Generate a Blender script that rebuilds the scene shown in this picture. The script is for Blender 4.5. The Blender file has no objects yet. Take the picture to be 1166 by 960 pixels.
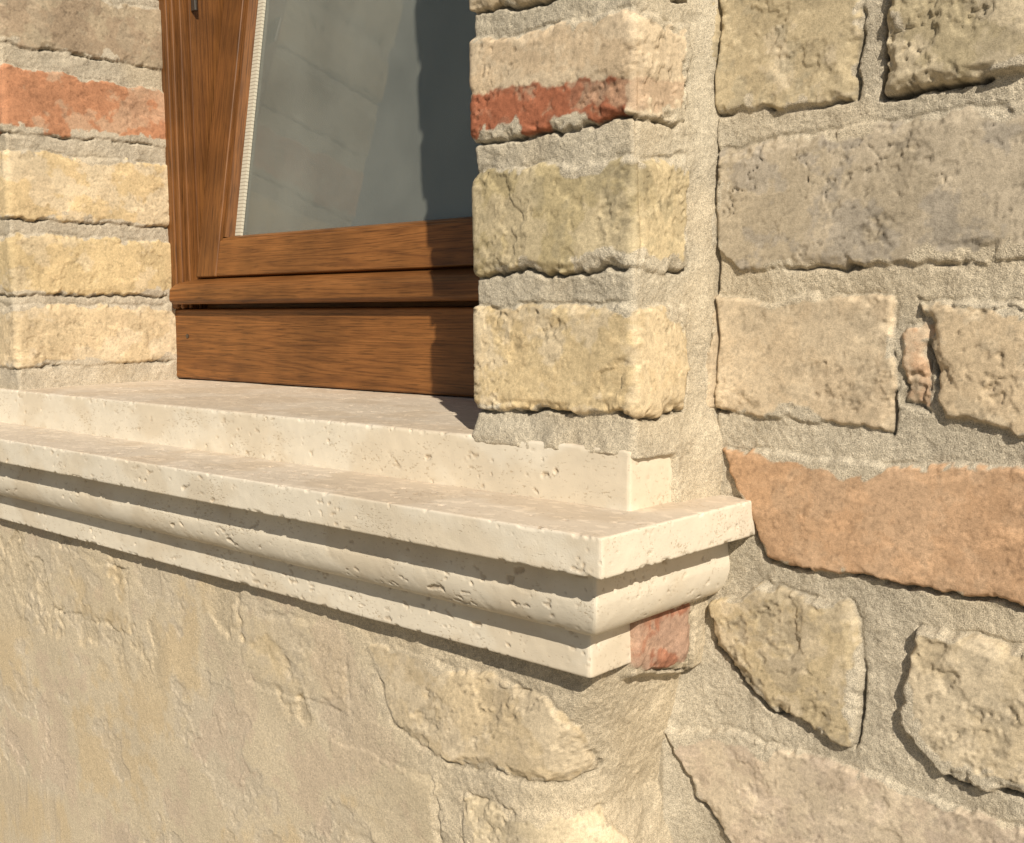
import bpy, math
import numpy as np
from mathutils import Matrix, Vector

# ------------------------------------------------------------------ noise
rng = np.random.RandomState(7)
T = rng.rand(256, 256)
PERM = rng.permutation(256)

def vn2(x, y, seed=0):
    c, s = math.cos(.5+seed), math.sin(.5+seed)
    x, y = x*c - y*s + seed*17.3, x*s + y*c + seed*5.7
    xi = np.floor(x).astype(np.int64); yi = np.floor(y).astype(np.int64)
    fx = x-xi; fy = y-yi
    fx = fx*fx*fx*(fx*(fx*6-15)+10); fy = fy*fy*fy*(fy*(fy*6-15)+10)
    a = T[xi & 255, yi & 255]; b = T[(xi+1) & 255, yi & 255]
    c_ = T[xi & 255, (yi+1) & 255]; d = T[(xi+1) & 255, (yi+1) & 255]
    return (a*(1-fx)+b*fx)*(1-fy)+(c_*(1-fx)+d*fx)*fy

def fb2(x, y, scale, octv=3, seed=0, rough=.5):
    o = 0; amp = 1; tot = 0; f = 1/scale
    for i in range(octv):
        o = o+amp*vn2(x*f, y*f, seed+i*1.37); tot += amp; amp *= rough; f *= 2.03
    return o/tot

def vn3(x, y, z, seed=0):
    x = x+seed*13.7; y = y+seed*7.1; z = z+seed*3.3
    xi = np.floor(x).astype(np.int64); yi = np.floor(y).astype(np.int64); zi = np.floor(z).astype(np.int64)
    fx = x-xi; fy = y-yi; fz = z-zi
    fx = fx*fx*(3-2*fx); fy = fy*fy*(3-2*fy); fz = fz*fz*(3-2*fz)
    def h(a, b, c):
        return T[(a+PERM[c & 255]) & 255, (b+PERM[(c+71) & 255]) & 255]
    r = 0
    for dz, wz in ((0, 1-fz), (1, fz)):
        a = h(xi, yi, zi+dz)*(1-fx)+h(xi+1, yi, zi+dz)*fx
        b = h(xi, yi+1, zi+dz)*(1-fx)+h(xi+1, yi+1, zi+dz)*fx
        r = r+(a*(1-fy)+b*fy)*wz
    return r

def fb3(x, y, z, scale, octv=3, seed=0):
    o = 0; amp = 1; tot = 0; f = 1/scale
    for i in range(octv):
        o = o+amp*vn3((x*.8+z*.6)*f, (y*.8-x*.48+z*.36)*f, (z*.8-x*.36-y*.6)*f, seed+i); tot += amp; amp *= .5; f *= 2.07
    return o/tot

def sm(a, b, x):
    t = np.clip((x-a)/(b-a), 0, 1); return t*t*(3-2*t)

# ------------------------------------------------------------------ helpers
def link(o, parent=None):
    bpy.context.scene.collection.objects.link(o)
    if parent: o.parent = parent
    return o

def empty(name, parent=None, loc=(0, 0, 0)):
    e = bpy.data.objects.new(name, None); e.location = loc; e.empty_display_size = .1
    return link(e, parent)

def grid_mesh(name, P, Col, mat, parent):
    vs = []; fs = []; cs = []; off = 0
    for p, c in zip(P, Col):
        n, m = p.shape[:2]
        vs.append(p.reshape(-1, 3)); cs.append(c.reshape(-1, 4))
        idx = np.arange(n*m).reshape(n, m)+off
        fs.append(np.stack([idx[:-1, :-1], idx[:-1, 1:], idx[1:, 1:], idx[1:, :-1]], -1).reshape(-1, 4)); off += n*m
    v = np.concatenate(vs); f = np.concatenate(fs); c = np.concatenate(cs)
    me = bpy.data.meshes.new(name)
    me.vertices.add(len(v)); me.vertices.foreach_set('co', v.astype(np.float32).ravel())
    me.loops.add(len(f)*4); me.loops.foreach_set('vertex_index', f.astype(np.int32).ravel())
    me.polygons.add(len(f)); me.polygons.foreach_set('loop_start', np.arange(0, len(f)*4, 4, dtype=np.int32))
    me.polygons.foreach_set('loop_total', np.full(len(f), 4, dtype=np.int32))
    me.polygons.foreach_set('use_smooth', np.ones(len(f), dtype=bool))
    me.update()
    at = me.color_attributes.new('Col', 'FLOAT_COLOR', 'POINT')
    at.data.foreach_set('color', c.astype(np.float32).ravel())
    me.materials.append(mat)
    return link(bpy.data.objects.new(name, me), parent)

def axis(*segs):
    out = []
    for a, b, s in segs:
        n = max(1, int(round((b-a)/s))); out.append(np.linspace(a, b, n, endpoint=False))
    out.append([segs[-1][1]])
    return np.concatenate(out)

def fillet_path(pts, r, s):
    pts = [np.array(p, float) for p in pts]
    P = [pts[0]]
    for i in range(1, len(pts)-1):
        a, b, c = pts[i-1], pts[i], pts[i+1]
        ri = r[i-1]
        if ri <= 0:
            P.append(b); continue
        u = (a-b)/np.linalg.norm(a-b); w = (c-b)/np.linalg.norm(c-b)
        ang = math.acos(np.clip(u@w, -1, 1)); t = ri/math.tan(ang/2)
        p0 = b+u*t; p1 = b+w*t
        ctr = b+(u+w)/np.linalg.norm(u+w)*(ri/math.sin(ang/2))
        for k in range(13):
            q = (1-k/12)*(p0-ctr)+(k/12)*(p1-ctr); q = q/np.linalg.norm(q)*ri; P.append(ctr+q)
    P.append(pts[-1]); P = np.array(P)
    L = np.concatenate([[0], np.cumsum(np.linalg.norm(np.diff(P, axis=0), axis=1))])
    if s is None: return L[-1]
    x = np.interp(s, L, P[:, 0]); y = np.interp(s, L, P[:, 1])
    e = 4e-4
    tx = np.interp(s+e, L, P[:, 0])-np.interp(s-e, L, P[:, 0]); ty = np.interp(s+e, L, P[:, 1])-np.interp(s-e, L, P[:, 1])
    l = np.hypot(tx, ty)+1e-12
    return x, y, ty/l, -tx/l

# ------------------------------------------------------------------ masonry field
def poly_sd(u, v, Q):
    d = np.full(u.shape, 1e9); ins = np.zeros(u.shape, bool)
    n = len(Q)
    for i in range(n):
        ax, ay = Q[i]; bx, by = Q[(i+1) % n]
        ex, ey = bx-ax, by-ay
        t = np.clip(((u-ax)*ex+(v-ay)*ey)/(ex*ex+ey*ey), 0, 1)
        d = np.minimum(d, np.hypot(u-ax-t*ex, v-ay-t*ey))
        c = (ay > v) != (by > v)
        if ey != 0: ins ^= c & (u < ex*(v-ay)/ey+ax)
    return np.where(ins, d, -d)

MORT = np.array([.48, .43, .34])

def masonry(U, V, bricks, seed, mort=MORT, mrough=1.0):
    sh = U.shape
    u = U.ravel(); v = V.ravel()
    m1 = fb2(u, v, .05, 3, seed+1); m2 = fb2(u, v, .012, 3, seed+2); m3 = fb2(u, v, .0028, 2, seed+3)
    H = (.0050*(m1-.5)+.0018*(m2-.5)+.0010*(m3-.5))*mrough
    C = mort[None, :]*(1+.34*(m1-.5)+.28*(m2-.5)+.25*(m3-.5))[:, None]
    warm = sm(.5, .75, fb2(u, v, .08, 2, seed+4))[:, None]
    C = C*(1-warm*.4)+np.array([.58, .49, .35])*warm*.4
    M = np.zeros(len(u))
    wu = .009*(fb2(u, v, .03, 3, seed+5)-.5)+.0048*(fb2(u, v, .007, 3, seed+6)-.5)
    wv = .009*(fb2(u, v, .03, 3, seed+7)-.5)+.0048*(fb2(u, v, .007, 3, seed+8)-.5)
    face = fb2(u, v, .05, 2, seed+9); fine = fb2(u, v, .007, 3, seed+10); grain = fb2(u, v, .0025, 2, seed+11)
    spall = fb2(u, v, .034, 5, seed+12, .6); blot = fb2(u, v, .04, 5, seed+13, .65); blot2 = fb2(u, v, .022, 5, seed+14, .65)
    edge = fb2(u, v, .035, 4, seed+15); pit = fb2(u, v, .0045, 2, seed+16); crk = fb2(u, v, .05, 5, seed+17)
    pitz = fb2(u, v, .05, 2, seed+18); streak = fb2(u*.35, v, .006, 3, seed+19); spk = fb2(u, v, .0032, 2, seed+20)
    for bi, b in enumerate(bricks):
        Q = b['q']; us = [q[0] for q in Q]; vs_ = [q[1] for q in Q]
        sel = np.nonzero((u > min(us)-.012) & (u < max(us)+.012) & (v > min(vs_)-.012) & (v < max(vs_)+.012))[0]
        if len(sel) == 0: continue
        uu = u[sel]+wu[sel]; vv = v[sel]+wv[sel]
        sd = poly_sd(uu, vv, Q)
        rel = b.get('rel', .005)*.72; ro = b.get('rough', 1.)
        hm = sm(-.0008, .0014, sd)
        body = rel*sm(-.002, .0016+.0034*edge[sel], sd)
        hb = body+ro*(.0018*(face[sel]-.5)+.0004*(fine[sel]-.5)+.0002*(grain[sel]-.5)+.0004*(streak[sel]-.5))
        sp = sm(.60, .610, spall[sel])
        hb = hb-.0008*sp*ro-.0014*sm(.68, .690, spall[sel])*ro
        hb = hb-.0026*ro*sm(.53, .57, edge[sel])*sm(.009, .003, sd)
        pz = sm(.74, .80, pit[sel])*sm(.45, .65, pitz[sel])
        hb = hb-.0009*pz*ro
        ck = np.exp(-((crk[sel]-.5)/.0035)**2)*sm(.52, .62, face[sel])*b.get('crack', .5)
        hb = hb-.0014*ck
        vc = (min(vs_)+max(vs_))/2
        low = sm(vc+.02, vc-.02, vv)
        gm = sm(.42, .56, edge[sel])*(.2+.8*low)
        groove = np.exp(-((sd+.0006)/.0012)**2)*gm*b.get('gap', 1.)
        H[sel] = H[sel]*(1-hm)+hb*hm-.0050*groove
        base = np.array(b['c'], float)
        cc = np.repeat(base[None, :], len(sel), 0)
        l2 = b.get('light', .5)*sm(.49, .57, blot[sel])[:, None]
        cc = cc*(1-l2)+np.array(b.get('lc', (.66, .57, .43)))*l2
        for (fn, col2) in b.get('split', []):
            w = sm(-.0012, .0012, fn(uu, vv)+.016*(blot2[sel]-.5))[:, None]
            w = w*(1-.45*sm(.60, .66, spall[sel])[:, None])
            cc = cc*(1-w)+np.array(col2)*w
        l3 = b.get('dirt', .4)*sm(.52, .62, blot2[sel])[:, None]
        cc = cc*(1-l3)+np.array(b.get('dc', (.37, .32, .24)))*l3
        l4 = .35*sm(.60, .66, streak[sel])*sm(.45, .55, blot2[sel])
        cc = cc*(1+l4[:, None]*.5)
        cc = cc*(1+.30*(face[sel]-.5)+.28*(fine[sel]-.5)+.15*(grain[sel]-.5))[:, None]
        cc = cc*(1-.20*sm(.70, .78, spk[sel]))[:, None]
        cc = cc*(1-.35*(pz*ro)[:, None])*(1-.25*ck[:, None])
        cc = cc*(1-.10*sp[:, None])
        cm = sm(-.0006, .0009, sd-.009*sm(.52, .72, m1[sel])-.004*sm(.5, .7, m2[sel]))
        C[sel] = C[sel]*(1-cm[:, None])+cc*cm[:, None]
        C[sel] *= (1-.45*np.clip(groove, 0, 1.6))[:, None]  # groove shade painted into the colour, strongest along lower edges
        M[sel] = np.maximum(M[sel]*(1-cm), cm)
    Col = np.concatenate([np.clip(C, .02, .9), M[:, None]], 1)
    return H.reshape(sh), Col.reshape(sh+(4,))

PAL = [(.56, .44, .28), (.52, .43, .30), (.58, .45, .31), (.46, .37, .25), (.54, .34, .21), (.60, .49, .33), (.42, .35, .26), (.46, .22, .13)]
def gen(x0, x1, rows, seed, lens=(.13, .26), gap=.014):
    r = np.random.RandomState(seed); out = []
    for k, (a, b) in enumerate(rows):
        x = x0-(r.rand()*.06 if k % 2 else 0.0)
        i = r.randint(2)
        while x < x1:
            L = lens[i % 2]*(.92+.16*r.rand()); e = min(x+L, x1)
            s = max(x, x0)
            if e-s > .03:
                j = lambda: (r.rand()-.5)*.006
                out.append(dict(q=[(s+j(), b+j()), (e+j(), b+j()), (e+j(), a+j()), (s+j(), a+j())], c=PAL[r.choice(len(PAL), p=[.2, .17, .17, .13, .1, .13, .07, .03])], rel=.004+.004*r.rand(), rough=.7+.6*r.rand()))
            x += L+gap; i += 1
    return out

# ------------------------------------------------------------------ materials
def newmat(name):
    m = bpy.data.materials.new(name); m.use_nodes = True
    nt = m.node_tree; nt.nodes.clear()
    out = nt.nodes.new('ShaderNodeOutputMaterial'); bs = nt.nodes.new('ShaderNodeBsdfPrincipled')
    nt.links.new(bs.outputs[0], out.inputs[0])
    return m, nt, bs, out
def N(nt, t, **k):
    n = nt.nodes.new(t)
    for a, b in k.items():
        if a in n.inputs: n.inputs[a].default_value = b
        else: setattr(n, a, b)
    return n
def ramp(nt, stops):
    r = nt.nodes.new('ShaderNodeValToRGB'); e = r.color_ramp.elements
    e[0].position = stops[0][0]; e[0].color = stops[0][1]
    e[1].position = stops[-1][0]; e[1].color = stops[-1][1]
    for p, c in stops[1:-1]:
        q = e.new(p); q.color = c
    return r
def g(v): return (v, v, v, 1)

def masonry_mat():
    m, nt, bs, out = newmat('old_brick_and_lime_mortar'); L = nt.links.new
    at = N(nt, 'ShaderNodeAttribute', attribute_name='Col')
    tc = N(nt, 'ShaderNodeTexCoord')
    n1 = N(nt, 'ShaderNodeTexNoise', Scale=420., Detail=3., Roughness=.75); L(tc.outputs['Object'], n1.inputs['Vector'])
    n2 = N(nt, 'ShaderNodeTexNoise', Scale=1500., Detail=1., Roughness=.7); L(tc.outputs['Object'], n2.inputs['Vector'])
    r1 = ramp(nt, [(.3, g(.80)), (.5, g(1.)), (.72, g(1.16))]); L(n1.outputs[0], r1.inputs[0])
    r2 = ramp(nt, [(.25, g(.50)), (.5, g(1.)), (.75, g(1.45))]); L(n2.outputs[0], r2.inputs[0])
    prev = at.outputs['Color']
    for r in (r1, r2):
        x = N(nt, 'ShaderNodeMix', data_type='RGBA', blend_type='MULTIPLY'); x.inputs[0].default_value = 1.
        if r is r2:
            mr = N(nt, 'ShaderNodeMapRange'); mr.inputs[3].default_value = 1.; mr.inputs[4].default_value = .35
            L(at.outputs['Alpha'], mr.inputs[0]); L(mr.outputs[0], x.inputs[0])
        L(prev, x.inputs[6]); L(r.outputs[0], x.inputs[7]); prev = x.outputs[2]
    L(prev, bs.inputs['Base Color']); bs.inputs['Roughness'].default_value = .93
    bs.inputs['Specular IOR Level'].default_value = .2
    ms = N(nt, 'ShaderNodeMapRange'); ms.inputs[3].default_value = .70; ms.inputs[4].default_value = .24; L(at.outputs['Alpha'], ms.inputs[0])
    hs = N(nt, 'ShaderNodeMath', operation='MULTIPLY_ADD'); hs.inputs[1].default_value = .55; L(n2.outputs[0], hs.inputs[0]); L(n1.outputs[0], hs.inputs[2])
    b1 = N(nt, 'ShaderNodeBump', Distance=.0015); L(ms.outputs[0], b1.inputs['Strength']); L(hs.outputs[0], b1.inputs['Height'])
    L(b1.outputs[0], bs.inputs['Normal'])
    return m

def stone_mat():
    m, nt, bs, out = newmat('cream_travertine'); L = nt.links.new
    at = N(nt, 'ShaderNodeAttribute', attribute_name='Col')
    tc = N(nt, 'ShaderNodeTexCoord'); mp = N(nt, 'ShaderNodeMapping'); mp.inputs['Scale'].default_value = (.55, 1, 1.2); L(tc.outputs['Object'], mp.inputs[0])
    n1 = N(nt, 'ShaderNodeTexNoise', Scale=560., Detail=3., Roughness=.6); L(mp.outputs[0], n1.inputs['Vector'])
    n3 = N(nt, 'ShaderNodeTexNoise', Scale=1100., Detail=1.); L(tc.outputs['Object'], n3.inputs['Vector'])
    n4 = N(nt, 'ShaderNodeTexNoise', Scale=38., Detail=2.); L(mp.outputs[0], n4.inputs['Vector'])
    ad = N(nt, 'ShaderNodeMath', operation='MULTIPLY_ADD'); ad.inputs[1].default_value = .35; L(n4.outputs[0], ad.inputs[0]); L(n1.outputs[0], ad.inputs[2])
    pit = ramp(nt, [(.81, g(0)), (.86, g(1))]); L(ad.outputs[0], pit.inputs[0])
    y = N(nt, 'ShaderNodeMix', data_type='RGBA', blend_type='MULTIPLY'); L(pit.outputs[0], y.inputs[0]); L(at.outputs['Color'], y.inputs[6]); y.inputs[7].default_value = (.84, .79, .72, 1)  # pit colour darkened: dirt and cavity shade painted together
    L(y.outputs[2], bs.inputs['Base Color']); bs.inputs['Roughness'].default_value = .8; bs.inputs['Specular IOR Level'].default_value = .25
    hs = N(nt, 'ShaderNodeMath', operation='MULTIPLY_ADD'); hs.inputs[1].default_value = .35; L(n3.outputs[0], hs.inputs[0])
    inv = N(nt, 'ShaderNodeMath', operation='MULTIPLY'); inv.inputs[1].default_value = -1; L(pit.outputs[0], inv.inputs[0]); L(inv.outputs[0], hs.inputs[2])
    b1 = N(nt, 'ShaderNodeBump', Strength=.5, Distance=.0008); L(hs.outputs[0], b1.inputs['Height'])
    L(b1.outputs[0], bs.inputs['Normal'])
    return m

def wood_mat(name, ax, dark=1.0):
    m, nt, bs, out = newmat(name); L = nt.links.new
    tc = N(nt, 'ShaderNodeTexCoord'); mp = N(nt, 'ShaderNodeMapping')
    oi = N(nt, 'ShaderNodeObjectInfo'); va = N(nt, 'ShaderNodeVectorMath', operation='ADD')
    L(tc.outputs['Object'], va.inputs[0]); L(oi.outputs['Random'], va.inputs[1])
    sc = [1., 1., 1.]; sc['xyz'.index(ax)] = .030
    mp.inputs['Scale'].default_value = sc; L(va.outputs[0], mp.inputs[0])
    big = N(nt, 'ShaderNodeTexNoise', Scale=30., Detail=3., Distortion=.25); L(mp.outputs[0], big.inputs['Vector'])
    n1 = N(nt, 'ShaderNodeTexNoise', Scale=900., Detail=3., Roughness=.6); L(mp.outputs[0], n1.inputs['Vector'])
    rings = N(nt, 'ShaderNodeMath', operation='MULTIPLY'); rings.inputs[1].default_value = 18.; L(big.outputs[0], rings.inputs[0])
    fr = N(nt, 'ShaderNodeMath', operation='PINGPONG'); fr.inputs[1].default_value = .5; L(rings.outputs[0], fr.inputs[0])
    k = dark
    cr = ramp(nt, [(.0, (.150*k, .060*k, .018*k, 1)), (.18, (.205*k, .084*k, .024*k, 1)), (.5, (.245*k, .103*k, .030*k, 1))]); L(fr.outputs[0], cr.inputs[0])
    pr = ramp(nt, [(.36, g(.52)), (.47, g(1.)), (.7, g(1.10))]); L(n1.outputs[0], pr.inputs[0])
    pa = N(nt, 'ShaderNodeTexNoise', Scale=14., Detail=3.); L(tc.outputs['Object'], pa.inputs['Vector'])
    pb = ramp(nt, [(.35, g(.76)), (.65, g(1.15))]); L(pa.outputs[0], pb.inputs[0])
    x = N(nt, 'ShaderNodeMix', data_type='RGBA', blend_type='MULTIPLY'); x.inputs[0].default_value = 1
    L(cr.outputs[0], x.inputs[6]); L(pr.outputs[0], x.inputs[7])
    y = N(nt, 'ShaderNodeMix', data_type='RGBA', blend_type='MULTIPLY'); y.inputs[0].default_value = 1
    L(x.outputs[2], y.inputs[6]); L(pb.outputs[0], y.inputs[7])
    L(y.outputs[2], bs.inputs['Base Color']); bs.inputs['Roughness'].default_value = .48; bs.inputs['Specular IOR Level'].default_value = .35
    b = N(nt, 'ShaderNodeBump', Strength=.35, Distance=.0004); L(n1.outputs[0], b.inputs['Height']); L(b.outputs[0], bs.inputs['Normal'])
    return m

MAS = masonry_mat(); STONE = stone_mat(); WX = wood_mat('varnished_wood_rail', 'x'); WZ = wood_mat('varnished_wood_stile', 'z', .82)

# ------------------------------------------------------------------ measured layout (metres)
xPr, xPl = -.446, -.5885
xCl = -1.3376; xCl2 = -1.480
yB = .0877; yW = .207
mid = (xPl+xCl)/2

wall = empty('brick_wall')
def P(*a): return [(x/1000, z/1000) for x, z in a]

B = [
 dict(q=P((-443,1735), (-337,1712), (-340,1623), (-445,1626)), c=(.50,.42,.28), dc=(.38,.34,.25), dirt=.5, rough=.8, rel=.006),
 dict(q=P((-317,1705), (-200,1692), (-200,1630), (-240,1628), (-322,1622)), c=(.44,.375,.25), rel=.013, gap=1.6, rough=1.3),
 dict(q=P((-443,1603), (-340,1607), (-235,1612), (-165,1610), (-165,1518), (-235,1518), (-420,1522), (-443,1538)), c=(.42,.36,.27), lc=(.53,.46,.36), light=.5, dirt=.6, dc=(.33,.30,.26), rough=.8, rel=.005, crack=1.3),
 dict(q=P((-444,1501), (-310,1503), (-310,1420), (-444,1423)), c=(.57,.465,.33), light=.3, dirt=.25, rough=.7, rel=.005),
 dict(q=P((-296,1497), (-180,1503), (-180,1420), (-232,1418), (-279,1431)), c=(.56,.45,.31), rough=1.0, rel=.008, gap=1.3),
 dict(q=P((-304,1476), (-293,1488), (-285,1482), (-292,1462), (-289,1434), (-303,1437)), c=(.56,.38,.25), rel=.004),
 dict(q=P((-435,1397), (-231,1402), (-150,1402), (-150,1318), (-228,1320), (-397,1322)), c=(.53,.35,.22), light=.25, lc=(.58,.44,.31), dirt=.35, dc=(.50,.31,.18), rough=.35, rel=.007, crack=.2),
 dict(q=P((-444,1289), (-400,1304), (-333,1302), (-324,1263), (-328,1209), (-353,1209), (-406,1227), (-439,1258)), c=(.53,.44,.29), dirt=.6, rough=.9, rel=.010, gap=1.3),
 dict(q=P((-292,1295), (-228,1299), (-170,1297), (-170,1212), (-225,1208), (-270,1208), (-301,1234)), c=(.56,.47,.33), rough=.9, rel=.012, gap=1.5),
 dict(q=P((-478,1188), (-427,1196), (-315,1195), (-224,1188), (-185,1188), (-185,1105), (-411,1104), (-450,1142)), c=(.53,.44,.34), dirt=.3, dc=(.45,.38,.32), rough=.5, rel=.007),
]
rowsT = [(1.735+.098*k, 1.735+.098*k+.082) for k in range(16)]
rowsM = [(1.105, 1.188), (1.208, 1.298), (1.32, 1.402), (1.42, 1.502), (1.518, 1.608), (1.625, 1.715)]
rowsL = [(1.007-.098*k, 1.007-.098*k+.082) for k in range(11)]
B += gen(-.155, 2.6, rowsM, 3)+gen(-.44, 2.6, rowsT, 4)+gen(-.47, 2.6, rowsL, 5)
zf = axis((0, .98, .012), (.98, 1.95, .00105), (1.95, 3.3, .012))
xf = axis((-.53, -.12, .00105), (-.12, .25, .003), (.25, 2.6, .012))
U, V = np.meshgrid(xf, zf)
H, C = masonry(U, V, B, 11)
H = H+.007*np.exp(-np.clip(U-xPr, 0, 1)/.010)*sm(1.28, 1.33, V)
H = H+.012*np.exp(-np.clip(U+.475, 0, 1)/.015)*sm(1.27, 1.22, V)
cn = fb2(U, V, .05, 4, 63)
cw = np.exp(-((U+.4395-.010*(cn-.5))/.0016)**2)*sm(1.37, 1.40, V)*(.45+.55*sm(.4, .6, fb2(U, V, .06, 2, 64)))
H -= .0060*cw; C[..., :3] *= (1-.35*cw)[..., None]  # crease is cut in, and its shadow line also painted into the colour
grid_mesh('main_wall_face', [np.stack([U, yB-H, V], -1)], [C], MAS, wall)
xl = axis((-4.2, -1.7, .012), (-1.7, -1.40, .003)); zl = axis((0, 3.3, .008))
U, V = np.meshgrid(xl, zl)
H, C = masonry(U, V, gen(-4.2, -1.49, rowsL+rowsM+rowsT, 8), 21)
grid_mesh('main_wall_face_beyond', [np.stack([U, yB-H, V], -1)], [C], MAS, wall)
U, V = np.meshgrid(axis((-1.41, -.52, .006)), axis((2.6, 3.3, .006)))
H, C = masonry(U, V, gen(-1.41, -.52, [r for r in rowsT if r[0] > 2.6], 9), 23)
grid_mesh('wall_above_opening', [np.stack([U, yB-H, V], -1)], [C], MAS, wall)

# right pier
path = [(xPl, .235), (xPl, 0), (xPr, 0), (xPr, .12)]; rad = [.005, .004]
o = .235
s = axis((0, .20, .003), (.20, o+.245, .00105))
px_, py_, nx_, ny_ = fillet_path(path, rad, s)
zz = axis((1.360, 1.93, .00105), (1.93, 2.62, .008))
Uc, V = np.meshgrid(s-o, zz)
ue = .1405
def fr(a, b): return [(-.11, b[0]), (-.002, b[0]), (ue, b[1]), (ue+.057, b[2]), (ue+.057, a[2]), (ue, a[1]), (-.002, a[0]), (-.11, a[0])]
side = lambda col: [(lambda u, v: (u-ue)*1.0, col)]
pier = [
 dict(q=fr((1.703, 1.700, 1.698), (1.770, 1.772, 1.772)), c=(.54,.44,.30), split=side((.63,.54,.40)), rel=.005, gap=1.3),
 dict(q=fr((1.611, 1.615, 1.616), (1.683, 1.682, 1.680)), c=(.57,.45,.31), rel=.005, light=.4, dirt=.15,
      split=[(lambda u, v: (1.646-.02*u-v), (.36,.135,.075)), (lambda u, v: (u-ue+.006), (.66,.55,.40))], rough=.9, crack=1., gap=1.4),
 dict(q=fr((1.519, 1.520, 1.522), (1.593, 1.590, 1.596)), c=(.46,.385,.23), split=side((.60,.50,.32)), rel=.005, dirt=.6, dc=(.37,.32,.21), light=.3, rough=.8, gap=1.3),
 dict(q=fr((1.423, 1.427, 1.426), (1.498, 1.499, 1.499)), c=(.59,.475,.29), split=side((.63,.52,.35)), rel=.005, dirt=.3, dc=(.48,.36,.20), rough=.9, gap=1.3),
]
for k in range(1, 10):
    a = 1.700+.0885*k
    pier.append(dict(q=fr((a, a, a), (a+.072, a+.072, a+.072)), c=PAL[k % 6], rel=.005))
for k in range(-1, 14):
    a = 1.611+.0885*(k-2)
    pier.append(dict(q=[(-.235, a), (-.125, a), (-.125, a+.072), (-.235, a+.072)], c=PAL[(k*3) % 6], rel=.004))
H, C = masonry(Uc, V, pier, 31, mort=np.array([.50,.45,.355]))
H -= .0022*np.exp(-((Uc-ue-.002-.004*(fb2(Uc, V, .02, 2, 5)-.5))/.0013)**2)*sm(1.50, 1.53, V)*sm(1.70, 1.60, V)
nb = fb2(Uc, V, .03, 3, 77)
H += (.0050+.006*(nb-.5))*sm(1.424, 1.402, V)
H -= .030*sm(1.400+.012*(nb-.5), 1.391+.012*(nb-.5), V)*(1-sm(ue+.030, ue+.044, Uc))
H += .006*sm(ue+.060, ue+.085, Uc)
X = px_[None, :]+nx_[None, :]*H; Y = py_[None, :]+ny_[None, :]*H
grid_mesh('window_surround_near', [np.stack([X, Y, V], -1)], [C], MAS, wall)

# left pier
path = [(xCl2, .12), (xCl2, 0), (xCl, 0), (xCl, .235)]
s = axis((0, .22, .004), (.22, .12+.1424+.228, .0013))
px_, py_, nx_, ny_ = fillet_path(path, rad, s)
o2 = .12+.1424-.0046
zz = axis((1.380, 1.95, .0013), (1.95, 2.62, .008))
Uc, V = np.meshgrid(s-o2, zz)
def lf(a0, a1, b0, b1): return [(-.20, b0), (0, b0), (.228, b1), (.228, a1), (0, a0), (-.20, a0)]
lp = [
 dict(q=lf(1.800, 1.798, 1.868, 1.872), c=(.36,.28,.20), rel=.004, lc=(.46,.39,.28), light=.5, rough=.6),
 dict(q=lf(1.701, 1.703, 1.776, 1.771), c=(.47,.235,.135), rel=.004, lc=(.56,.43,.31), light=.5, dirt=.2, dc=(.44,.2,.11), crack=.3, rough=.6),
 dict(q=lf(1.602, 1.601, 1.680, 1.682), c=(.60,.47,.28), rel=.005, light=.6, lc=(.65,.56,.42), dirt=.15, dc=(.55,.40,.24), rough=.6),
 dict(q=lf(1.514, 1.512, 1.585, 1.583), c=(.60,.475,.28), rel=.005, light=.4, dirt=.1, dc=(.55,.40,.24), rough=.6),
 dict(q=lf(1.429, 1.428, 1.503, 1.501), c=(.60,.485,.32), rel=.004, light=.5, dirt=.3, dc=(.50,.39,.26), rough=.7),
]
for k in range(8):
    a = 1.886+.0885*k; lp.append(dict(q=lf(a, a, a+.072, a+.072), c=PAL[(k*2+1) % 6], rel=.005))
H, C = masonry(Uc, V, lp, 41, mort=np.array([.50,.445,.355]))
X = px_[None, :]+nx_[None, :]*H; Y = py_[None, :]+ny_[None, :]*H
grid_mesh('window_surround_far', [np.stack([X, Y, V], -1)], [C], MAS, wall)

# lintel band
s = axis((0, .40, .005))
px_, pz_, nx_, nz_ = fillet_path([(.26, 2.56), (.0, 2.56), (.0, 2.76), (.12, 2.76)], [.006, .006], s)
U, S = np.meshgrid(axis((xCl2, xPr, .005)), s)
lb = [dict(q=[(x, .0), (x+.06, .0), (x+.06, .45), (x, .45)], c=PAL[i % 6], rel=.005) for i, x in enumerate(np.arange(xCl2+.01, xPr-.05, .074))]
H, C = masonry(U, S, lb, 51)
grid_mesh('brick_lintel', [np.stack([U, px_[:, None]-nx_[:, None]*H, pz_[:, None]-nz_[:, None]*H], -1)], [C], MAS, wall)

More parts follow.
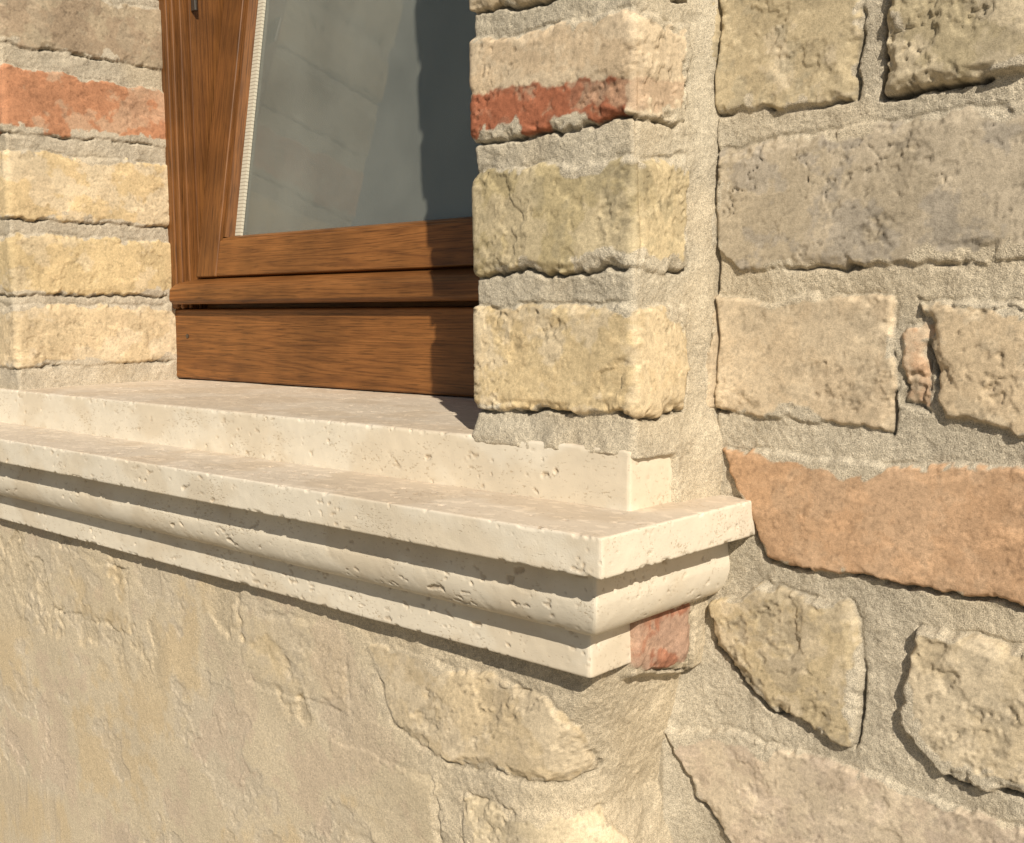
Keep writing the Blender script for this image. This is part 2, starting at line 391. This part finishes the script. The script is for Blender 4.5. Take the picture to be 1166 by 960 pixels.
# apron under the sill
def xs_f(z): return np.interp(z, [0, 1.0, 1.15, 1.20, 1.25, 1.30], [-.43, -.448, -.480, -.472, -.4615, -.4600])
def r_f(z): return np.interp(z, [0, 1.0, 1.17, 1.215, 1.25, 1.30], [.05, .05, .055, .035, .010, .006])
zz = axis((0, .95, .012), (.95, 1.300, .00105))
sA = axis((-.48, -.25, .0016), (-.25, .17, .0011))
S, V = np.meshgrid(sA, zz)
patches = []; cols = []
for mir in (False, True):
    wv_ = .010*(fb2(S, V, .04, 2, 8)-.5)*sm(-.48, -.30, S)
    xs = xs_f(V+wv_); r = r_f(V); yf = -.022+.005*(fb2(S, V, .15, 2, 3)-.5)
    Lr = np.pi*r/2
    th = np.clip(S/r, 0, np.pi/2); ex = np.clip(S-Lr, 0, None)
    x = xs-r+np.minimum(S, 0)+r*np.sin(th); y = yf+r-r*np.cos(th)+ex
    t = sm(-.25, -.48, S); x = x*(1-t)+t*(mid+(S+.48)*((xs-r-.25-mid)/.23+0*S))
    nx = np.sin(th); ny = -np.cos(th)
    Uu = xs-r+S; Uu = np.where(S < 0, x, Uu)
    Xr = 2*mid-Uu if mir else Uu
    if not mir:
        A = [
         dict(q=P((-695,1234), (-560,1236), (-500,1232), (-478,1212), (-466,1178), (-500,1166), (-600,1160), (-660,1172)), c=(.56,.46,.31), rel=.0028, rough=.9, dirt=.35, dc=(.46,.39,.29), light=.6, crack=.3, gap=.6),
         dict(q=P((-585,1140), (-470,1146), (-440,1120), (-445,1070), (-585,1066)), c=(.60,.51,.36), rel=.004, rough=1., gap=.7),
         dict(q=P((-870,1240), (-722,1238), (-712,1168), (-860,1166)), c=(.56,.46,.30), rel=.003, rough=1.2, light=.6, gap=.4),
         dict(q=P((-740,1142), (-610,1144), (-608,1070), (-740,1070)), c=(.58,.49,.34), rel=.003, rough=1., light=.6, gap=.4),
         dict(q=P((-4396,12940), (-3740,12960), (-3740,12400), (-4100,12470), (-4396,12580)), c=(.36,.17,.11), rel=.003, rough=.8, light=.6, lc=(.48,.37,.29), dirt=.3, dc=(.36,.23,.16), gap=1.2),
        ]
        A[-1]['q'] = [(a_/10, b_/10) for a_, b_ in A[-1]['q']]
    else:
        A = [dict(q=P((-1230,1240), (-1060,1238), (-1060,1170), (-1230,1168)), c=(.54,.44,.29), rel=.003, rough=1., light=.6, gap=.4)]
        A = [dict(a_, q=[(2*mid-p[0], p[1]) for p in a_['q']]) for a_ in A]
    H, C = masonry(Uu, V, A, 61 if not mir else 62, mort=np.array([.54,.47,.355]), mrough=1.2)
    if not mir:
        H = H+.0125*sm(-.4412, -.4376, Uu)*sm(1.243, 1.252, V+.012*sm(-.437, -.377, Uu))
    tr_ = fb2(Xr, V, .055, 5, 91, .6); st = fb2(Xr, V, .09, 5, 92, .65)
    k = sm(-.54, -.76, Xr+.20*(V-1.2)+.16*(tr_-.5))*(.75+.25*sm(1.17, 1.10, V))
    k = k*(1-.6*sm(.52, .60, st)*sm(1.10, 1.16, V))
    k = np.maximum(k, sm(.085, .02, np.abs(Xr-mid)))
    Hr = .0035+.004*(fb2(Xr, V, .10, 2, 93)-.5)-.0007*sm(.60, .64, tr_)+.0008*(fb2(Xr, V, .012, 4, 94, .6)-.5)
    H = H*(1-k)+Hr*k
    cr = np.array([.60,.515,.38])*(1+.22*(tr_-.5))[..., None]
    yl = sm(.50, .60, st)[..., None]; cr = cr*(1-.6*yl)+np.array([.59,.465,.29])*.6*yl
    gr = sm(.54, .60, tr_)[..., None]; cr = cr*(1-.4*gr)+np.array([.47,.42,.35])*.4*gr
    rd = sm(.42, .36, st)[..., None]; cr = cr*(1-.5*rd)+np.array([.55,.44,.34])*.5*rd
    C[..., :3] = C[..., :3]*(1-k[..., None])+cr*k[..., None]
    C[..., 3] = C[..., 3]*(1-k)+.5*k
    X = x+nx*H; Y = y+ny*H
    if mir: X = 2*mid-X
    patches.append(np.stack([X, Y, V], -1)); cols.append(C)
grid_mesh('wall_apron', patches, cols, MAS, wall)

# ------------------------------------------------------------------ stone sill
sill = empty('stone_window_sill')
def sweep(name, prof, rads, xE, yF, yEnd, amp=1., tint=(.73,.67,.56), step=.0010):
    Ltot = fillet_path(prof, rads, None)
    sp = axis((0, Ltot, step))
    d, z, nd, nz = fillet_path(prof, rads, sp)
    t = axis((0, .3, .0022), (.3, 1, .0016))
    u2 = axis((0, yEnd-yF, .0011))
    Pt = []; Ct = []
    for mir in (False, True):
        D_, Tt = np.meshgrid(d, t, indexing='ij'); Z_ = np.meshgrid(z, t, indexing='ij')[0]
        ND = np.meshgrid(nd, t, indexing='ij')[0]; NZ = np.meshgrid(nz, t, indexing='ij')[0]
        Xf = mid+(xE-D_-mid)*Tt; Yf = yF+D_; uf = -(xE-D_-Xf)
        D2, U2 = np.meshgrid(d, u2, indexing='ij'); Z2 = np.meshgrid(z, u2, indexing='ij')[0]
        ND2 = np.meshgrid(nd, u2, indexing='ij')[0]; NZ2 = np.meshgrid(nz, u2, indexing='ij')[0]
        Xs = xE-D2; Ys = yF+D2+U2
        X = np.concatenate([Xf, Xs[:, 1:]], 1); Y = np.concatenate([Yf, Ys[:, 1:]], 1); Z = np.concatenate([Z_, Z2[:, 1:]], 1)
        uu = np.concatenate([uf, U2[:, 1:]], 1); nD = np.concatenate([ND, ND2[:, 1:]], 1); nZ = np.concatenate([NZ, NZ2[:, 1:]], 1)
        w = sm(-.0018, .0018, uu)
        ox = w; oy = -(1-w); l = np.hypot(ox, oy); ox /= l; oy /= l
        nx, ny = -nD*ox, -nD*oy
        if mir: X = 2*mid-X; nx = -nx
        h = amp*(.0007*(fb3(X, Y, Z, .06, 2, 1)-.5)+.00035*(fb3(X, Y, Z, .008, 2, 2)-.5))
        pt = sm(.71, .76, fb3(X*.6, Y, Z*1.2, .0038, 2, 3))*sm(.46, .60, fb3(X, Y, Z, .03, 2, 4))
        pb = sm(.82, .85, fb3(X*.7, Y, Z, .008, 2, 7))
        h = h-.0008*pt-.0014*pb
        h = h-.0009*np.exp(-(uu/.0013)**2)*np.abs(nD)
        chip = sm(.60, .74, fb3(X, Y, Z, .008, 2, 9))
        curv = np.abs(np.gradient(nD, axis=0))+np.abs(np.gradient(nZ, axis=0))
        h = h-.0012*chip*np.clip(curv*2.5, 0, 1)
        Pt.append(np.stack([X+nx*h, Y+ny*h, Z+nZ*h], -1))
        v = fb3(X, Y, Z, .06, 4, 11); v2 = fb3(X*.5, Y, Z, .007, 3, 12)
        c = np.array(tint)*(1+.18*(v-.5)+.12*(v2-.5))[..., None]
        dk = sm(.50, .64, fb3(X*.7, Y, Z, .045, 5, 19))[..., None]
        c = c*(1-dk*np.array([.08, .11, .15]))
        c = c*(1-.30*np.maximum(pt, pb)[..., None]*np.array([.7, .85, 1.]))  # pits darker in vertex colour, dirt plus painted cavity shade
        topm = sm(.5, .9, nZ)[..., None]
        c = c*(1-topm*np.array([.14, .18, .19]))  # top toned pinkish tan and darkened, grazing light put into the colour
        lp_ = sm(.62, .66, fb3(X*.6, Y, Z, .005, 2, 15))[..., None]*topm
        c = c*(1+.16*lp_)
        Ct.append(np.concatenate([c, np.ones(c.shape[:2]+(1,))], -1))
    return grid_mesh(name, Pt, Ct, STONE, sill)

arc = [(.0365-.0165*math.cos(a), 1.3190-.0275*math.sin(a)) for a in np.linspace(.12, math.pi/2*.97, 14)]
prof = [(.110, 1.3650), (.0, 1.3640), (.0, 1.3390), (.0225, 1.3385), (.0212, 1.327)]+arc+[(.0438, 1.2908), (.0443, 1.2592), (.10, 1.2588)]
rads = [.0013, .0012, .002, .004]+[0]*len(arc)+[.0015, .0015]
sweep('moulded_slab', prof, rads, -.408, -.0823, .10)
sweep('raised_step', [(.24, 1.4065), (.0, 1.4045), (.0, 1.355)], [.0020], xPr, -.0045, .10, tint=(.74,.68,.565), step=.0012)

# ------------------------------------------------------------------ window
win = empty('wooden_window')
def box(name, a, b, mat, parent, bev=.002, seg=2):
    a = Vector(a); b = Vector(b); c = (a+b)/2; h = (b-a)/2
    me = bpy.data.meshes.new(name)
    vs = [(x, y, z) for x in (-h.x, h.x) for y in (-h.y, h.y) for z in (-h.z, h.z)]
    me.from_pydata(vs, [], [(0,1,3,2), (4,6,7,5), (0,4,5,1), (2,3,7,6), (0,2,6,4), (1,5,7,3)])
    me.materials.append(mat)
    o = link(bpy.data.objects.new(name, me), parent); o.location = c
    if parent is not None and parent.name.startswith('sash'): o.location = c-parent.location
    if bev:
        m = o.modifiers.new('b', 'BEVEL'); m.width = bev; m.segments = seg; m.limit_method = 'NONE'
        for p in me.polygons: p.use_smooth = True
        m.harden_normals = True
    return o
def prism(name, prof, x0, x1, mat, parent, bev=.0015):
    n = len(prof); me = bpy.data.meshes.new(name)
    off = parent.location if parent.name.startswith('sash') else Vector((0, 0, 0))
    vs = [(x0-off.x, y-off.y, z-off.z) for y, z in prof]+[(x1-off.x, y-off.y, z-off.z) for y, z in prof]
    fs = [tuple(range(n)), tuple(range(2*n-1, n-1, -1))]+[(i, i+n, (i+1) % n+n, (i+1) % n) for i in range(n)]
    me.from_pydata(vs, [], fs); me.materials.append(mat)
    o = link(bpy.data.objects.new(name, me), parent)
    m = o.modifiers.new('b', 'BEVEL'); m.width = bev; m.segments = 2; m.limit_method = 'ANGLE'; m.angle_limit = .4
    return o
zT = 2.56
box('frame_bottom_rail', (xCl-.004, .207, 1.4075), (xPl+.01, .262, 1.4965), WX, win, .003)
box('frame_back_rail', (xCl-.004, .232, 1.4965), (xPl+.01, .262, 1.520), WX, win, .001)
for sgn, nm in ((1, 'far'), (-1, 'near')):
    def X(a): return a if sgn == 1 else 2*mid-a
    def bx(n, x0, x1, y0, y1, z0, z1, bev=.002):
        p, q = sorted((X(x0), X(x1))); return box(n, (p, y0, z0), (q, y1, z1), WZ, win, bev)
    bx('jamb_outer_'+nm, xCl-.004, -1.3235, .2035, .30, 1.4967, zT, .003)
    bx('jamb_bead_'+nm, -1.3210, -1.3135, .2060, .30, 1.4967, zT, .0025)
    bx('jamb_fillet_'+nm, -1.3110, -1.3050, .2120, .30, 1.4967, zT, .0018)
    bx('jamb_rebate_'+nm, -1.3035, -1.2990, .2220, .30, 1.4967, zT, .001)
box('frame_head', (xCl, .20, 2.50), (xPl, .27, zT+.01), WX, win, .003)
prism('drip_rail', [(.231, 1.538), (.198, 1.5275), (.190, 1.521), (.189, 1.507), (.195, 1.5025), (.231, 1.5025)], -1.3195, xPl-.004, WX, win, .002)
sash = empty('sash', win, (mid, .224, 1.533))
sL, sR = -1.2940, -1.2490
box('stile_far', (sL, .213, 1.5345), (sR-.0008, .262, 2.50), WZ, sash, .002)
box('stile_near', (2*mid-sR+.0008, .213, 1.5345), (2*mid-sL, .262, 2.50), WZ, sash, .002)
box('bottom_rail', (sR, .2135, 1.5350), (2*mid-sR, .262, 1.5800), WX, sash, .002)
box('top_rail', (sR, .2135, 2.44), (2*mid-sR, .262, 2.50), WX, sash, .002)
def vprism(name, prof, z0, z1, mat, parent):
    n = len(prof); me = bpy.data.meshes.new(name); off = parent.location
    vs = [(x-off.x, y-off.y, z0-off.z) for x, y in prof]+[(x-off.x, y-off.y, z1-off.z) for x, y in prof]
    fs = [tuple(range(n)), tuple(range(2*n-1, n-1, -1))]+[(i, i+n, (i+1) % n+n, (i+1) % n) for i in range(n)]
    me.from_pydata(vs, [], fs); me.materials.append(mat)
    return link(bpy.data.objects.new(name, me), parent)
bp = [(sR, .218), (sR+.005, .218), (sR+.009, .2285), (sR+.009, .250), (sR, .250)]
vprism('glazing_bead_far', bp, 1.585, 2.44, WZ, sash)
vprism('glazing_bead_near', [(2*mid-x, y) for x, y in bp], 1.585, 2.44, WZ, sash)
prism('glazing_bead_bottom', [(.2165, 1.5795), (.218, 1.5835), (.2285, 1.5880), (.250, 1.5880), (.250, 1.5795)], sR, 2*mid-sR, WX, sash, .0006)

m, nt, bs, out = newmat('window_glass'); L = nt.links.new
nt.nodes.remove(bs)
tr = N(nt, 'ShaderNodeBsdfTransparent'); tr.inputs[0].default_value = (.90, .95, .93, 1)
gl = N(nt, 'ShaderNodeBsdfGlossy'); gl.inputs['Roughness'].default_value = .03; gl.inputs[0].default_value = (1, 1, 1, 1)
df = N(nt, 'ShaderNodeBsdfDiffuse'); df.inputs[0].default_value = (.56, .59, .54, 1)
fr_ = N(nt, 'ShaderNodeFresnel', IOR=1.55)
mx = N(nt, 'ShaderNodeMixShader'); L(fr_.outputs[0], mx.inputs[0]); L(tr.outputs[0], mx.inputs[1]); L(gl.outputs[0], mx.inputs[2])
tc = N(nt, 'ShaderNodeTexCoord'); nz = N(nt, 'ShaderNodeTexNoise', Scale=9., Detail=4.); L(tc.outputs['Object'], nz.inputs['Vector'])
mr = N(nt, 'ShaderNodeMapRange'); mr.inputs[1].default_value = .35; mr.inputs[2].default_value = .7; mr.inputs[3].default_value = .19; mr.inputs[4].default_value = .27; L(nz.outputs[0], mr.inputs[0])
mx2 = N(nt, 'ShaderNodeMixShader'); L(mr.outputs[0], mx2.inputs[0]); L(mx.outputs[0], mx2.inputs[1]); L(df.outputs[0], mx2.inputs[2])
L(mx2.outputs[0], out.inputs[0]); GLASS = m
box('glass_pane', (sR+.004, .2335, 1.580), (2*mid-sR-.004, .2340, 2.45), GLASS, sash, 0)
m, nt, bs, out = newmat('aluminium_spacer'); L = nt.links.new
tc = N(nt, 'ShaderNodeTexCoord'); sx = N(nt, 'ShaderNodeSeparateXYZ'); L(tc.outputs['Object'], sx.inputs[0])
mm = N(nt, 'ShaderNodeMath', operation='MULTIPLY'); mm.inputs[1].default_value = 2*math.pi/.0045; L(sx.outputs[2], mm.inputs[0])
sn = N(nt, 'ShaderNodeMath', operation='SINE'); L(mm.outputs[0], sn.inputs[0])
rp = ramp(nt, [(.0, (.58, .55, .46, 1)), (.6, (.58, .55, .46, 1)), (.9, (.30, .27, .21, 1))]); L(sn.outputs[0], rp.inputs[0]); L(rp.outputs[0], bs.inputs['Base Color'])
bs.inputs['Roughness'].default_value = .5; SP = m
box('glass_spacer', (sR+.0092, .2290, 1.5885), (sR+.0205, .2330, 2.44), SP, sash, 0)
m, nt, bs, out = newmat('dark_metal_fitting'); bs.inputs['Base Color'].default_value = (.12, .11, .10, 1); bs.inputs['Metallic'].default_value = .8; bs.inputs['Roughness'].default_value = .4; MET = m
box('stay_fitting', (-1.2985, .2240, 1.866), (-1.2890, .2280, 1.900), MET, win, .001)
for i, (xx, zz_) in enumerate([(-1.307, 1.462), (-.78, 1.462)]):
    bpy.ops.mesh.primitive_cylinder_add(radius=.0026, depth=.002, vertices=16, location=(xx, .2068, zz_), rotation=(math.pi/2, 0, 0))
    c = bpy.context.object; c.name = 'screw_head_%d' % (i+1); c.data.materials.append(MET); c.parent = win
sash.rotation_euler = (math.radians(-9), 0, 0)

m, nt, bs, out = newmat('curtain_cloth'); bs.inputs['Base Color'].default_value = (.74, .80, .75, 1); bs.inputs['Roughness'].default_value = .9
xc = axis((-1.33, -.60, .003)); zc = axis((1.40, 2.5, .05)); U, V = np.meshgrid(xc, zc)
Y = .325+.158*(V-1.53)+.006*np.sin(U*62+2*np.sin(U*13))+.003*np.sin(U*150)
cur = grid_mesh('curtain', [np.stack([U, Y, V], -1)], [np.ones(U.shape+(4,))], m, None)

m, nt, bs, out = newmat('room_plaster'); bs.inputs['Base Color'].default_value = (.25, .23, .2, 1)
x0, x1, y0, y1, z0, z1 = -1.36, -.57, .24, 1.8, 1.36, 2.60
me = bpy.data.meshes.new('room_interior')
me.from_pydata([(x, y, z) for x in (x0, x1) for y in (y0, y1) for z in (z0, z1)], [], [(0,1,3,2), (4,6,7,5), (2,3,7,6), (0,2,6,4), (1,5,7,3)])
me.materials.append(m); link(bpy.data.objects.new('room_interior', me), wall)

m, nt, bs, out = newmat('ground_gravel'); L = nt.links.new
tc = N(nt, 'ShaderNodeTexCoord'); nz = N(nt, 'ShaderNodeTexNoise', Scale=8., Detail=5.); L(tc.outputs['Object'], nz.inputs['Vector'])
rp = ramp(nt, [(.3, (.16, .14, .10, 1)), (.7, (.32, .28, .21, 1))]); L(nz.outputs[0], rp.inputs[0]); L(rp.outputs[0], bs.inputs['Base Color']); bs.inputs['Roughness'].default_value = .95
me = bpy.data.meshes.new('ground'); me.from_pydata([(-300, -300, 0), (300, -300, 0), (300, 300, 0), (-300, 300, 0)], [], [(0, 1, 2, 3)]); me.materials.append(m)
link(bpy.data.objects.new('ground', me))

# ------------------------------------------------------------------ light
AZ, EL = math.radians(52), math.radians(34)
to = Vector((math.sin(AZ)*math.cos(EL), -math.cos(AZ)*math.cos(EL), math.sin(EL)))
sd_ = bpy.data.lights.new('sun', 'SUN'); sd_.energy = 5.; sd_.angle = math.radians(.5); sd_.color = (1, .895, .735)
so = link(bpy.data.objects.new('sun', sd_)); so.rotation_euler = to.to_track_quat('Z', 'Y').to_euler(); so.location = (3, -3, 4)
w = bpy.data.worlds.new('World'); bpy.context.scene.world = w; w.use_nodes = True
nt = w.node_tree; bg = nt.nodes['Background']; sk = nt.nodes.new('ShaderNodeTexSky'); sk.sky_type = 'NISHITA'; sk.sun_disc = False
sk.sun_elevation = EL; sk.sun_rotation = math.radians(128); nt.links.new(sk.outputs[0], bg.inputs[0]); bg.inputs[1].default_value = .05

# ------------------------------------------------------------------ camera
cam = bpy.data.cameras.new('camera'); co = link(bpy.data.objects.new('camera', cam))
r = Vector((.73569, .67724, -.01051)); up = Vector((-.06161, .08236, .9947)); bk = Vector((.67452, -.73114, .10231))
M = Matrix(((r.x, up.x, bk.x, 0), (r.y, up.y, bk.y, -.6), (r.z, up.z, bk.z, 1.5), (0, 0, 0, 1)))
co.matrix_world = M
cam.sensor_width = 36; cam.sensor_fit = 'HORIZONTAL'; cam.lens = 1313.8/1166*36; cam.clip_start = .02; cam.clip_end = 1000
bpy.context.scene.camera = co
sc = bpy.context.scene
sc.view_settings.view_transform = 'Standard'; sc.view_settings.look = 'None'; sc.view_settings.exposure = 0
